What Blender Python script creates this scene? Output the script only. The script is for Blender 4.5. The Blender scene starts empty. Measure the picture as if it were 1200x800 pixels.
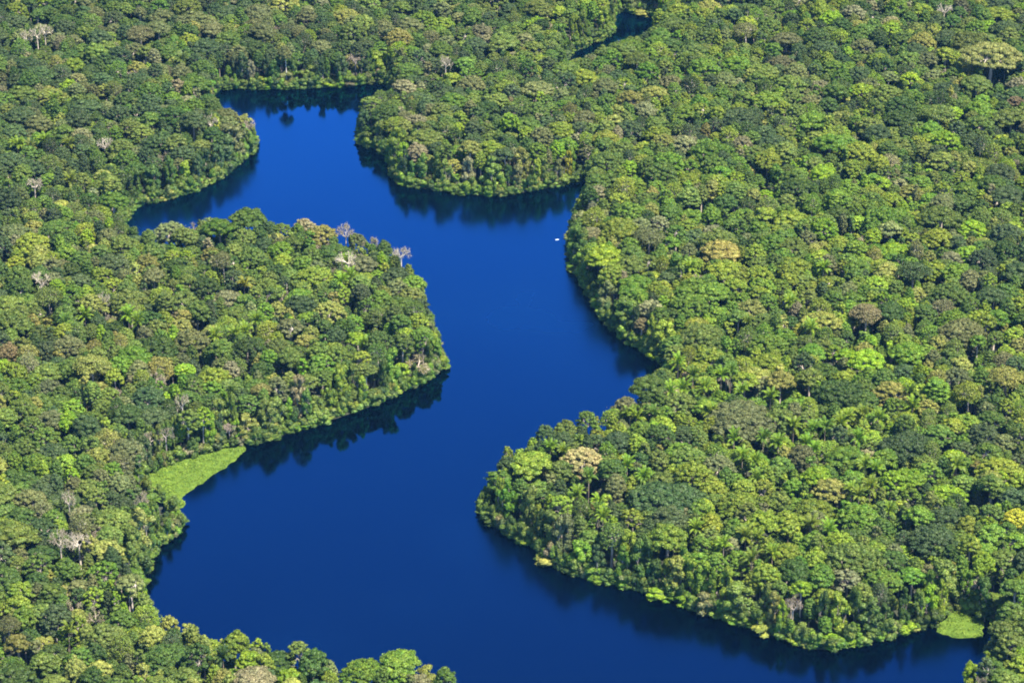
import bpy, math, random
import numpy as np
from mathutils import Vector

SEED = 7
random.seed(SEED)
RNG = np.random.default_rng(SEED)
C = bpy.context.scene.collection
SC = bpy.context.scene
R_ = math.radians

# ------------------------------------------------------------------ camera geometry
CAM_H, DEP, VFOV = 714.0, 25.0, 13.0
TV = math.tan(R_(VFOV / 2)); TH = TV * 1024 / 682
SD, CD = math.sin(R_(DEP)), math.cos(R_(DEP))

def unproject(u, v, z=0.0):
    """point of the place at height z that the photograph shows at (u, v) of 1200 x 800"""
    a = (u - 600) / 600 * TH; b = (400 - v) / 400 * TV
    d = (a, CD + b * SD, -SD + b * CD)
    t = (z - CAM_H) / d[2]
    return (d[0] * t, d[1] * t, z)

def project(x, y, z):
    dz = z - CAM_H
    f = y * CD - dz * SD
    up = y * SD + dz * CD
    return 600 + 600 * (x / f) / TH, 400 - 400 * (up / f) / TV, f

def mpp(f):  # metres per photo pixel at distance f
    return f * TV / 400

# ------------------------------------------------------------------ shoreline: (u, v, height at which the photo's outline lies)
T = 20
MAIN = [(585, 900, T), (540, 803, T), (520, 788, T), (500, 772, T), (470, 768, T), (440, 776, T), (405, 778, T), (370, 760, T), (330, 753, T), (290, 748, T),
        (250, 741, T), (225, 730, T), (190, 714, T), (172, 704, 14), (166, 690, 5), (168, 668, 4), (182, 640, 2), (203, 622, 3), (212, 606, 3),
        (204, 588, 0), (236, 566, 0), (266, 545, 0), (290, 526, 0), (312, 517, 0), (350, 505, 0), (400, 489, 0), (450, 470, 0), (490, 451, 0), (514, 436, 0),
        (521, 424, 3), (517, 405, 8), (510, 385, 10), (503, 360, 10), (496, 338, 12), (482, 312, 14), (466, 300, 16), (440, 288, T), (430, 276, T), (400, 270, T),
        (370, 264, T), (340, 261, T), (310, 252, T), (285, 248, T), (250, 252, T), (222, 260, T), (190, 267, T), (165, 268, T), (148, 266, 10),
        (143, 255, 3), (165, 240, 0), (200, 233, 0), (235, 222, 0), (265, 205, 0), (285, 189, 0), (297, 172, 3), (300, 158, 5), (297, 142, 14), (285, 132, T),
        (268, 124, T), (252, 116, 14), (248, 106, 3), (262, 104, 0), (300, 105, 0), (350, 104, 0), (400, 102, 0), (440, 97, 0), (458, 98, 0), (462, 104, 10),
        (445, 108, T), (428, 118, 18), (419, 130, 12), (419, 148, 7), (423, 163, 4), (438, 172, 2), (456, 184, 0), (460, 203, 0), (466, 216, 0), (490, 220, 0),
        (530, 226, 0), (575, 231, 0), (612, 226, 0), (650, 219, 0), (674, 213, 0), (688, 207, 0), (692, 212, 2), (682, 225, 6), (672, 250, 10), (667, 275, 12),
        (670, 300, 8), (681, 322, 3), (690, 345, 0), (700, 365, 0), (718, 388, 0), (742, 405, 0), (765, 420, 0), (778, 432, 2), (770, 440, 12), (756, 445, T),
        (736, 455, T), (720, 475, T), (690, 490, T), (650, 497, T), (620, 510, T), (600, 520, T), (580, 540, 18), (570, 562, 12), (562, 585, 6), (566, 602, 2),
        (590, 625, 0), (630, 645, 0), (640, 661, 0), (690, 681, 0), (740, 691, 0), (790, 706, 0), (830, 721, 0), (880, 736, 0), (930, 756, 0), (970, 763, 0),
        (1010, 756, 0), (1050, 746, 0), (1080, 737, 0), (1120, 736, 0), (1155, 734, 0), (1162, 724, 0), (1172, 718, 2), (1172, 730, 8), (1164, 745, 14), (1156, 764, T), (1135, 774, T), (1128, 795, T), (1128, 900, T)]
UPPER = [(655, 72, 3), (672, 62, 0), (692, 52, 0), (712, 44, 0), (719, 32, 0), (715, 20, 0), (730, 13, 0), (752, 18, 0), (770, 22, 0), (784, 25, 3), (770, 32, 10), (748, 43, 13), (718, 52, 13), (694, 63, 13), (674, 72, 10), (660, 77, 5)]
POLYS = [np.array([unproject(*p)[:2] for p in P]) for P in (MAIN, UPPER)]

def sdist(P):
    """signed distance to the water's edge, positive on land"""
    P = np.asarray(P, float).reshape(-1, 2)
    best = np.full(len(P), 1e9); inside = np.zeros(len(P), bool)
    for poly in POLYS:
        A = poly; B = np.roll(poly, -1, 0)
        ins = np.zeros(len(P), bool)
        for a, b in zip(A, B):
            e = b - a; L = max(e @ e, 1e-9)
            w = P - a
            t = np.clip((w @ e) / L, 0, 1)
            q = w - t[:, None] * e
            best = np.minimum(best, np.hypot(q[:, 0], q[:, 1]))
            c = (a[1] > P[:, 1]) != (b[1] > P[:, 1])
            if abs(e[1]) > 1e-9:
                xi = a[0] + (P[:, 1] - a[1]) / e[1] * e[0]
                ins ^= c & (P[:, 0] < xi)
        inside |= ins
    return np.where(inside, -best, best)

# ------------------------------------------------------------------ materials
def new_mat(name):
    m = bpy.data.materials.new(name); m.use_nodes = True
    nt = m.node_tree; nt.nodes.clear()
    return m, nt, nt.nodes, nt.links

def leaf_material(name, fixed=None, trans=0.24, var=0.45):
    m, nt, N, L = new_mat(name)
    out = N.new('ShaderNodeOutputMaterial')
    if fixed is None:
        at = N.new('ShaderNodeAttribute'); at.attribute_type = 'INSTANCER'; at.attribute_name = 'tint'
        col = at.outputs['Color']
    else:
        rg = N.new('ShaderNodeRGB'); rg.outputs[0].default_value = (*fixed, 1); col = rg.outputs[0]
    geo = N.new('ShaderNodeNewGeometry')
    # every leaf spray its own shade of the tree's colour
    mr = N.new('ShaderNodeMapRange'); mr.inputs['To Min'].default_value = 1 - var; mr.inputs['To Max'].default_value = 1 + var
    L.new(geo.outputs['Random Per Island'], mr.inputs['Value'])
    mul = N.new('ShaderNodeVectorMath'); mul.operation = 'SCALE'
    L.new(col, mul.inputs[0]); L.new(mr.outputs[0], mul.inputs['Scale'])
    # clump sized patches of young and old leaves
    tc = N.new('ShaderNodeTexCoord')
    no = N.new('ShaderNodeTexNoise'); no.inputs['Scale'].default_value = 0.33; no.inputs['Detail'].default_value = 2
    L.new(tc.outputs['Object'], no.inputs['Vector'])
    hs = N.new('ShaderNodeHueSaturation')
    h1 = N.new('ShaderNodeMapRange'); h1.inputs['From Min'].default_value = 0.3; h1.inputs['From Max'].default_value = 0.7
    h1.inputs['To Min'].default_value = 0.47; h1.inputs['To Max'].default_value = 0.51
    v1 = N.new('ShaderNodeMapRange'); v1.inputs['From Min'].default_value = 0.3; v1.inputs['From Max'].default_value = 0.7
    v1.inputs['To Min'].default_value = 1.2; v1.inputs['To Max'].default_value = 0.8
    L.new(no.outputs['Fac'], h1.inputs['Value']); L.new(no.outputs['Fac'], v1.inputs['Value'])
    L.new(h1.outputs[0], hs.inputs['Hue']); L.new(v1.outputs[0], hs.inputs['Value']); L.new(mul.outputs[0], hs.inputs['Color'])
    di = N.new('ShaderNodeBsdfDiffuse'); tr = N.new('ShaderNodeBsdfTranslucent')
    L.new(hs.outputs[0], di.inputs['Color']); L.new(hs.outputs[0], tr.inputs['Color'])
    mx = N.new('ShaderNodeMixShader'); mx.inputs[0].default_value = trans
    L.new(di.outputs[0], mx.inputs[1]); L.new(tr.outputs[0], mx.inputs[2])
    gl = N.new('ShaderNodeBsdfGlossy'); gl.inputs['Roughness'].default_value = 0.5; gl.inputs['Color'].default_value = (.9, .95, 1, 1)
    mg = N.new('ShaderNodeMixShader'); mg.inputs[0].default_value = 0.012
    L.new(mx.outputs[0], mg.inputs[1]); L.new(gl.outputs[0], mg.inputs[2])
    L.new(mg.outputs[0], out.inputs['Surface'])
    return m

def bark_material(name, c1, c2, scale=0.6):
    m, nt, N, L = new_mat(name)
    out = N.new('ShaderNodeOutputMaterial'); bs = N.new('ShaderNodeBsdfPrincipled')
    tc = N.new('ShaderNodeTexCoord'); no = N.new('ShaderNodeTexNoise'); no.inputs['Scale'].default_value = scale; no.inputs['Detail'].default_value = 5
    mp = N.new('ShaderNodeMapping'); mp.inputs['Scale'].default_value = (1, 1, .35)
    L.new(tc.outputs['Object'], mp.inputs[0]); L.new(mp.outputs[0], no.inputs['Vector'])
    cr = N.new('ShaderNodeValToRGB')
    cr.color_ramp.elements[0].position = .35; cr.color_ramp.elements[0].color = (*c1, 1)
    cr.color_ramp.elements[1].position = .65; cr.color_ramp.elements[1].color = (*c2, 1)
    L.new(no.outputs['Fac'], cr.inputs[0]); L.new(cr.outputs[0], bs.inputs['Base Color'])
    bs.inputs['Roughness'].default_value = .85
    L.new(bs.outputs[0], out.inputs['Surface'])
    return m

M_LEAF = leaf_material('foliage')
M_FROND = leaf_material('palm_frond', trans=.35, var=.4)
M_BARK = bark_material('grey_bark', (.20, .17, .13), (.38, .33, .27))
M_PALE = bark_material('pale_bark', (.33, .28, .22), (.54, .47, .38))
M_DEAD = bark_material('dry_bark', (.24, .19, .15), (.42, .34, .27))

# ------------------------------------------------------------------ mesh builders (numpy)
class MB:
    def __init__(s): s.v = []; s.f4 = []; s.m4 = []; s.f3 = []; s.m3 = []; s.n = 0
    def quads(s, V, mat=0):            # V: (n, 4, 3)
        k = len(V)
        s.v.append(np.asarray(V, float).reshape(-1, 3))
        s.f4.append(np.arange(k * 4).reshape(k, 4) + s.n); s.m4.append(np.full(k, mat)); s.n += k * 4
    def mesh(s, V, F, mat=0):
        F = np.asarray(F)
        s.v.append(np.asarray(V, float))
        (s.f4 if F.shape[1] == 4 else s.f3).append(F + s.n); (s.m4 if F.shape[1] == 4 else s.m3).append(np.full(len(F), mat)); s.n += len(V)
    def data(s, name, mats, smooth=False):
        me = bpy.data.meshes.new(name)
        V = np.concatenate(s.v)
        f4 = np.concatenate(s.f4) if s.f4 else np.zeros((0, 4), int)
        f3 = np.concatenate(s.f3) if s.f3 else np.zeros((0, 3), int)
        me.vertices.add(len(V)); me.vertices.foreach_set('co', V.ravel().astype(np.float32))
        idx = np.concatenate([f4.ravel(), f3.ravel()]).astype(np.int32)
        nf = len(f4) + len(f3)
        me.loops.add(len(idx)); me.loops.foreach_set('vertex_index', idx)
        me.polygons.add(nf)
        st = np.concatenate([np.arange(len(f4)) * 4, len(f4) * 4 + np.arange(len(f3)) * 3]).astype(np.int32)
        me.polygons.foreach_set('loop_start', st)
        mi = np.concatenate([np.concatenate(s.m4) if s.m4 else np.zeros(0, int), np.concatenate(s.m3) if s.m3 else np.zeros(0, int)]).astype(np.int32)
        for m in mats: me.materials.append(m)
        me.polygons.foreach_set('material_index', mi)
        if smooth: me.polygons.foreach_set('use_smooth', np.ones(nf, bool))
        me.update(calc_edges=True); me.validate()
        return me

def unit(a): return a / np.maximum(np.linalg.norm(a, axis=-1, keepdims=True), 1e-9)

def cards(mb, rng, C0, Nn, size, jit=.6, ratio=.62, mat=0, curl=.16):
    """leaf sprays: one curled diamond at each point, facing about along Nn"""
    k = len(C0)
    n = unit(Nn + rng.normal(0, jit, (k, 3)))
    t = unit(np.cross(n, rng.normal(0, 1, (k, 3))))
    b = np.cross(n, t)
    l = (size * rng.uniform(.65, 1.35, k))[:, None]
    w = l * ratio
    V = np.stack([C0 - t * l * .5 - n * l * curl, C0 + b * w * .5, C0 + t * l * .5 - n * l * curl, C0 - b * w * .5], 1)
    mb.quads(V, mat)

def tube(mb, pts, rad, sides=6, mat=0):
    pts = np.asarray(pts, float); n = len(pts)
    d = unit(np.gradient(pts, axis=0))
    a = np.tile([0.31, 0.95, 0.07], (n, 1)); x = unit(np.cross(d, a)); y = np.cross(d, x)
    th = np.arange(sides) / sides * 2 * math.pi
    V = (pts[:, None] + np.asarray(rad)[:, None, None] * (np.cos(th)[None, :, None] * x[:, None] + np.sin(th)[None, :, None] * y[:, None])).reshape(-1, 3)
    F = []
    for i in range(n - 1):
        for j in range(sides):
            F.append((i * sides + j, i * sides + (j + 1) % sides, (i + 1) * sides + (j + 1) % sides, (i + 1) * sides + j))
    mb.mesh(V, F, mat)

def limb(rng, p0, p1, k=5, sag=.12):
    p0, p1 = np.asarray(p0, float), np.asarray(p1, float)
    t = np.linspace(0, 1, k)[:, None]
    L = np.linalg.norm(p1 - p0)
    P = p0 + (p1 - p0) * t
    P[1:-1] += rng.normal(0, .045 * L, (k - 2, 3))
    P[:, 2] += (t[:, 0] * (1 - t[:, 0])) * sag * -L
    return P

ICO = None
def ico():
    global ICO
    if ICO is None:
        import bmesh
        bm = bmesh.new(); bmesh.ops.create_icosphere(bm, subdivisions=2, radius=1)
        bm.verts.ensure_lookup_table()
        ICO = (np.array([v.co[:] for v in bm.verts]), np.array([[v.index for v in f.verts] for f in bm.faces])); bm.free()
    return ICO

def lobe(mb, rng, c, r, flat, n, size, core=True, jit=.6, under=.25):
    """one clump of a crown: leaf sprays over a lumpy ball"""
    if core:
        V, F = ico()
        q = V * (1 + rng.normal(0, .10, (len(V), 1))) * r * .80 * np.array([1, 1, flat]) + c
        mb.mesh(q, F, 0)
    d = unit(rng.normal(0, 1, (n, 3)))
    low = d[:, 2] < -.2
    flip = low & (rng.random(n) > under)
    d[flip, 2] *= -1
    rr = r * rng.uniform(.78, 1.10, n)[:, None]
    P = c + d * rr * np.array([1, 1, flat])
    cards(mb, rng, P, d + np.array([0, 0, .35]), size, jit)

def crown_tree(seed, R, H, ch, style='dome', dens=1.0, size=.75, lobe_r=(.20, .32), bark=0, core=True, limbs=True):
    """returns (crown MB, trunk MB): R crown radius, H height, ch height of the crown"""
    rng = np.random.default_rng(seed)
    cr, tk = MB(), MB()
    z0 = H - ch
    lob = []
    tries = 0
    if style == 'umbrella': want = int(36 * (R / 7) ** .8)
    elif style == 'oval': want = 26
    else: want = int(66 * max(1, R / 6) ** .9)
    stretch = rng.uniform(.82, 1.18)
    lean = rng.normal(0, .08 * R, 2)
    while len(lob) < want and tries < 4000:
        tries += 1
        r = R * rng.uniform(*lobe_r) * (1 if R < 8 else (8 / R) ** .45)
        a = rng.uniform(0, 2 * math.pi)
        q = math.sqrt(rng.random())
        e = (R - r * .8) * q * rng.uniform(.9, 1.1)
        x, y = e * math.cos(a) * stretch, e * math.sin(a) / stretch
        if style == 'umbrella':
            z = z0 + ch * (1 - .62 * q ** 2.2) - r * .5 + rng.normal(0, .05 * ch)
            if rng.random() < .12: z -= ch * .25
        elif style == 'oval':
            e = (R - r * .8) * math.sqrt(rng.random())
            hz = rng.random()
            prof = math.sin(math.pi * (.18 + .72 * hz)) ** .8
            x, y = e * prof * math.cos(a), e * prof * math.sin(a)
            z = z0 + ch * (.1 + .9 * hz) - r * .5
        else:
            top = math.sqrt(max(0, 1 - .92 * q * q))
            z = z0 + ch * (top * rng.uniform(.86, 1.0) + rng.normal(0, .05)) - r * .55
            if q > .7 and rng.random() < .5: z -= ch * rng.uniform(.1, .4)
        c = np.array([x + lean[0], y + lean[1], z])
        sep = .47 if tries < 2500 else .36
        if all(np.linalg.norm(c - o) > sep * (r + s) for o, s in lob): lob.append((c, r))
    flat = .55 if style == 'umbrella' else .8 if style == 'oval' else .68
    for c, r in lob:
        n = int(dens * 9.5 * r * r * 1.9 / (size * size)) + 12
        lobe(cr, rng, c, r, flat, n, size, core)
    # stray sprays between the clumps
    k = int(60 * dens * R / 6)
    c0 = np.array([l[0] for l in lob]); ii = rng.integers(0, len(lob), k)
    cards(cr, rng, c0[ii] + rng.normal(0, .13 * R, (k, 3)) * np.array([1, 1, .35]), np.tile([0, 0, 1.0], (k, 1)), size, .9)
    # trunk and limbs
    r0 = .032 * H * (1 if R < 9 else R / 9) ** .5 * .55
    fork = np.array([lean[0] * .5, lean[1] * .5, z0 + ch * (.06 if style == 'umbrella' else .12)])
    tr = np.array([[0, 0, -.6], [0, 0, .5], [0, 0, 0], fork]); tr[2] = fork * .5 + np.array([rng.normal(0, .2), rng.normal(0, .2), 0])
    tube(tk, tr, [r0 * 1.9, r0 * 1.35, r0 * 1.0, r0 * .82], 7)
    if limbs:
        main = min(7, max(4, len(lob) // 4))
        angs = np.sort(rng.uniform(0, 2 * math.pi, main))
        hubs = []
        for a in angs:
            e = R * rng.uniform(.28, .45)
            hub = fork + np.array([e * math.cos(a), e * math.sin(a), ch * rng.uniform(.12, .34)])
            P = limb(rng, fork - np.array([0, 0, .05 * H * rng.random()]), hub, 5)
            tube(tk, P, np.linspace(r0 * .62, r0 * .36, 5), 5)
            hubs.append(hub)
        hubs = np.array(hubs)
        for c, r in lob:
            h = hubs[np.argmin(np.linalg.norm(hubs - c, axis=1))]
            tube(tk, limb(rng, h, c - np.array([0, 0, r * .2]), 4), np.linspace(r0 * .34, r0 * .12, 4), 4)
    return cr, tk

def bare_tree(seed, R, H, ch, leafy=0.0, twig=1.0):
    """pale leafless tree: trunk MB with its limbs, crown MB of fine twigs (and a few leaves)"""
    rng = np.random.default_rng(seed)
    cr, tk = MB(), MB()
    z0 = H - ch
    r0 = .016 * H + .012 * R
    tube(tk, [[0, 0, -.6], [0, 0, .6], [rng.normal(0, .25), rng.normal(0, .25), z0 * .55], [0, 0, z0]], [r0 * 1.7, r0 * 1.2, r0, r0 * .85], 8)
    tips = []
    def grow(p, d, L, r, lev):
        q = p + d * L
        q[2] = min(q[2], H)
        P = limb(rng, p, q, 4, -.10)
        tube(tk, P, np.linspace(r, r * .55, 4), 5 if lev < 2 else 4)
        if lev >= 3:
            tips.append((q, d)); return
        for _ in range(3 if lev else 3):
            nd = unit(d + rng.normal(0, .55, 3) + np.array([0, 0, .12 if lev < 2 else .05]))
            grow(q, nd, L * rng.uniform(.5, .72), r * .55, lev + 1)
        if lev:
            tips.append((q, d))
    k = rng.integers(4, 7)
    for i in range(k):
        a = (i + rng.uniform(-.3, .3)) / k * 2 * math.pi
        d = unit(np.array([math.cos(a), math.sin(a), rng.uniform(.45, 1.0)]))
        grow(np.array([0, 0, z0 - rng.uniform(0, .06) * H]), d, R * rng.uniform(.42, .6), r0 * .62, 1)
    tp = np.array([t[0] for t in tips]); td = np.array([t[1] for t in tips])
    n = int(len(tp) * 5.5 * twig); ii = rng.integers(0, len(tp), n)
    d = unit(td[ii] + rng.normal(0, .7, (n, 3)))
    l = rng.uniform(.8, 1.9, n)[:, None] * (R / 6) ** .5
    s = unit(np.cross(d, rng.normal(0, 1, (n, 3)))) * .045
    a0 = tp[ii] - d * .2; a1 = tp[ii] + d * l
    cr.quads(np.stack([a0 - s, a0 + s, a1 + s * .4, a1 - s * .4], 1), 1)
    s2 = np.cross(d, unit(s)) * .045
    cr.quads(np.stack([a0 - s2, a0 + s2, a1 + s2 * .4, a1 - s2 * .4], 1), 1)
    m = int(len(tp) * 10 * leafy) + 4
    ii = rng.integers(0, len(tp), m)
    cards(cr, rng, tp[ii] + rng.normal(0, .6, (m, 3)), np.tile([0, 0, .8], (m, 1)), .55, .8)
    return cr, tk

def palm(seed, R, H, fronds=18):
    """crown of arching pinnate fronds on a slim stem"""
    rng = np.random.default_rng(seed)
    cr, tk = MB(), MB()
    top = np.array([rng.normal(0, .3), rng.normal(0, .3), H - R * .55])
    tube(tk, [[0, 0, -.5], [0, 0, .6], top * .5, top], [.28, .2, .17, .19], 7)
    for i in range(fronds):
        a = i * 2.39996 + rng.uniform(-.2, .2)
        e = R_(rng.uniform(62, 78)) if i < fronds * .35 else R_(rng.uniform(28, 62))
        if i > fronds * .85: e = R_(rng.uniform(-5, 20))
        L = R * rng.uniform(1.0, 1.22)
        K = 9
        P = [top.copy()]; el = e
        for k in range(K - 1):
            P.append(P[-1] + np.array([math.cos(a) * math.cos(el), math.sin(a) * math.cos(el), math.sin(el)]) * L / (K - 1))
            el -= R_(rng.uniform(6.5, 11.5)) * (.6 + k * .17)
        P = np.array(P)
        tube(cr, P, np.linspace(.07, .02, K), 3, 0)
        s = np.linspace(.08, 1, 15); seg = s * (K - 1); i0 = np.minimum(seg.astype(int), K - 2); f = (seg - i0)[:, None]
        B = P[i0] * (1 - f) + P[i0 + 1] * f
        D = unit(P[i0 + 1] - P[i0])
        S = unit(np.cross(D, [0, 0, 1.0])); U = np.cross(S, D)
        wl = (np.sin(np.pi * np.clip(s * .88 + .1, 0, 1)) ** .6 * R * .24)[:, None]
        for sg in (-1, 1):
            tip = B + (S * sg * .80 + D * .5 - U * .22 + rng.normal(0, .06, B.shape)) * wl
            h = D * (L / 15 * .46)
            cr.quads(np.stack([B - h, B + h, tip + h * .45, tip - h * .45], 1), 0)
    return cr, tk

def bush(seed, R, H):
    rng = np.random.default_rng(seed)
    cr, tk = MB(), MB()
    for _ in range(9):
        r = R * rng.uniform(.34, .5); a = rng.uniform(0, 6.283); e = (R - r) * math.sqrt(rng.random())
        z = rng.uniform(.18, 1) * H * (1 - .4 * e / R) - r * .5
        c = np.array([e * math.cos(a), e * math.sin(a), max(z, r * .4)])
        lobe(cr, rng, c, r, .85, int(15 * r * r / .36) + 10, .6)
    tube(tk, [[0, 0, -.4], [0, 0, H * .3], [0, 0, H * .6]], [.16, .12, .06], 5)
    return cr, tk

# ------------------------------------------------------------------ prototypes of trees: meshes shared by all copies
PROTO = {}     # kind -> list of dict(R, H, crown mesh, trunk mesh)
def add_proto(kind, R, H, cr_tk, cmats, tmat):
    cr, tk = cr_tk
    p = dict(R=R, H=H, crown=cr.data('crown', cmats), trunk=tk.data('trunk', [tmat], True), kind=kind)
    both = MB()
    for src, off in ((cr, 0), (tk, 2)):
        V = np.concatenate(src.v); base = both.n
        both.v.append(V); both.n += len(V)
        for f, mm in zip(src.f4, src.m4): both.f4.append(f + base); both.m4.append(mm + off)
        for f, mm in zip(src.f3, src.m3): both.f3.append(f + base); both.m3.append(mm + off)
    p['mb'] = both; p['mats'] = (cmats + [tmat] * 2)[:2] + [tmat]
    PROTO.setdefault(kind, []).append(p)

LB = [M_LEAF, M_BARK]
for i in range(5): add_proto('small', 3.8, 18, crown_tree(100 + i, 3.8, 18, 8.0, 'dome', size=.62), LB, M_BARK)
for i in range(3): add_proto('small', 3.6, 21, crown_tree(120 + i, 3.6, 21, 11, 'oval', size=.62), LB, M_BARK)
for i in range(5): add_proto('shore', 5, 13, crown_tree(150 + i, 5, 13, 12.6, 'oval', size=.68, lobe_r=(.22, .36)), LB, M_BARK)
for i in range(8): add_proto('medium', 6, 23, crown_tree(200 + i, 6, 23, [8, 7, 9, 7.5][i % 4], 'dome', size=.64, lobe_r=[(.14, .23), (.18, .29), (.12, .21), (.16, .26)][i % 4]), LB, M_BARK)
for i in range(3): add_proto('medium', 6, 24, crown_tree(230 + i, 6, 24, 6.5, 'umbrella', size=.72), LB, M_PALE)
for i in range(3): add_proto('medium', 5.6, 24, crown_tree(240 + i, 5.6, 24, 9, 'dome', dens=.42, size=.62, lobe_r=(.2, .32), core=False), LB, M_PALE)
for i in range(5): add_proto('large', 10, 27, crown_tree(300 + i, 10, 27, 9.5, 'dome', size=.74, lobe_r=(.12, .21)), LB, M_BARK)
for i in range(3): add_proto('large', 10, 27, crown_tree(330 + i, 10, 27, 8, 'umbrella', size=.8), LB, M_PALE)
for i in range(5): add_proto('umbrella', 9, 28, crown_tree(400 + i, 9, 28, 6.8, 'umbrella', dens=[1, .75, .5, .9, .6][i], size=.75, lobe_r=(.2, .32), core=i in (0, 3)), LB, M_PALE)
for i in range(3): add_proto('tall', 5, 28, crown_tree(450 + i, 5, 28, 9, 'dome', dens=.8, size=.7), LB, M_PALE)
add_proto('giant', 22, 37, crown_tree(500, 22, 38, 10.5, 'umbrella', dens=1.0, size=.85, lobe_r=(.17, .25)), LB, M_PALE)
for i in range(2): add_proto('broad', 17, 30, crown_tree(520 + i, 17, 30, 10.5, 'dome', size=.85, lobe_r=(.13, .22)), LB, M_PALE)
for i in range(3): add_proto('bare', 7, 28, bare_tree(600 + i, 7, 28, 9, leafy=[.3, .8, 1.3][i]), [M_LEAF, M_PALE], M_PALE)
for i in range(3): add_proto('twiggy', 6, 23, bare_tree(620 + i, 6, 23, 10, leafy=[.6, 1.1, 1.8][i], twig=2.4), [M_LEAF, M_DEAD], M_DEAD)
for i in range(4): add_proto('palm', 6, 17, palm(700 + i, 6, 17, 17 + i), [M_FROND], M_DEAD)
for i in range(5): add_proto('bush', 3, 6, bush(800 + i, 3, 5.5 + i * .4), LB, M_BARK)

# ------------------------------------------------------------------ leaf colours (reflectance)
COL = dict(d=(.044, .084, .020), b=(.048, .080, .032), m=(.070, .122, .024), o=(.095, .140, .032), y=(.132, .190, .024), l=(.135, .228, .017),
           f=(.083, .158, .020), g=(.108, .128, .056), p=(.165, .168, .098), t=(.17, .19, .052), r=(.128, .108, .058), c=(.27, .245, .13), Y=(.23, .235, .025))
WORD = dict(d='dark green', b='dark blue-green', m='mid green', o='olive green', y='yellow-green', l='bright lime green', f='fresh green', g='dull grey-olive',
            p='pale grey-green', t='tan-olive', r='dull brown', c='cream-tan', Y='golden yellow')
def tint_of(k, amt=.14):
    c = np.array(COL[k]) * (1 + RNG.normal(0, amt)) * (1 + RNG.normal(0, .05, 3))
    c[2] *= .75
    return tuple(float(x) for x in np.clip(c, .006, .6))

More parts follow.
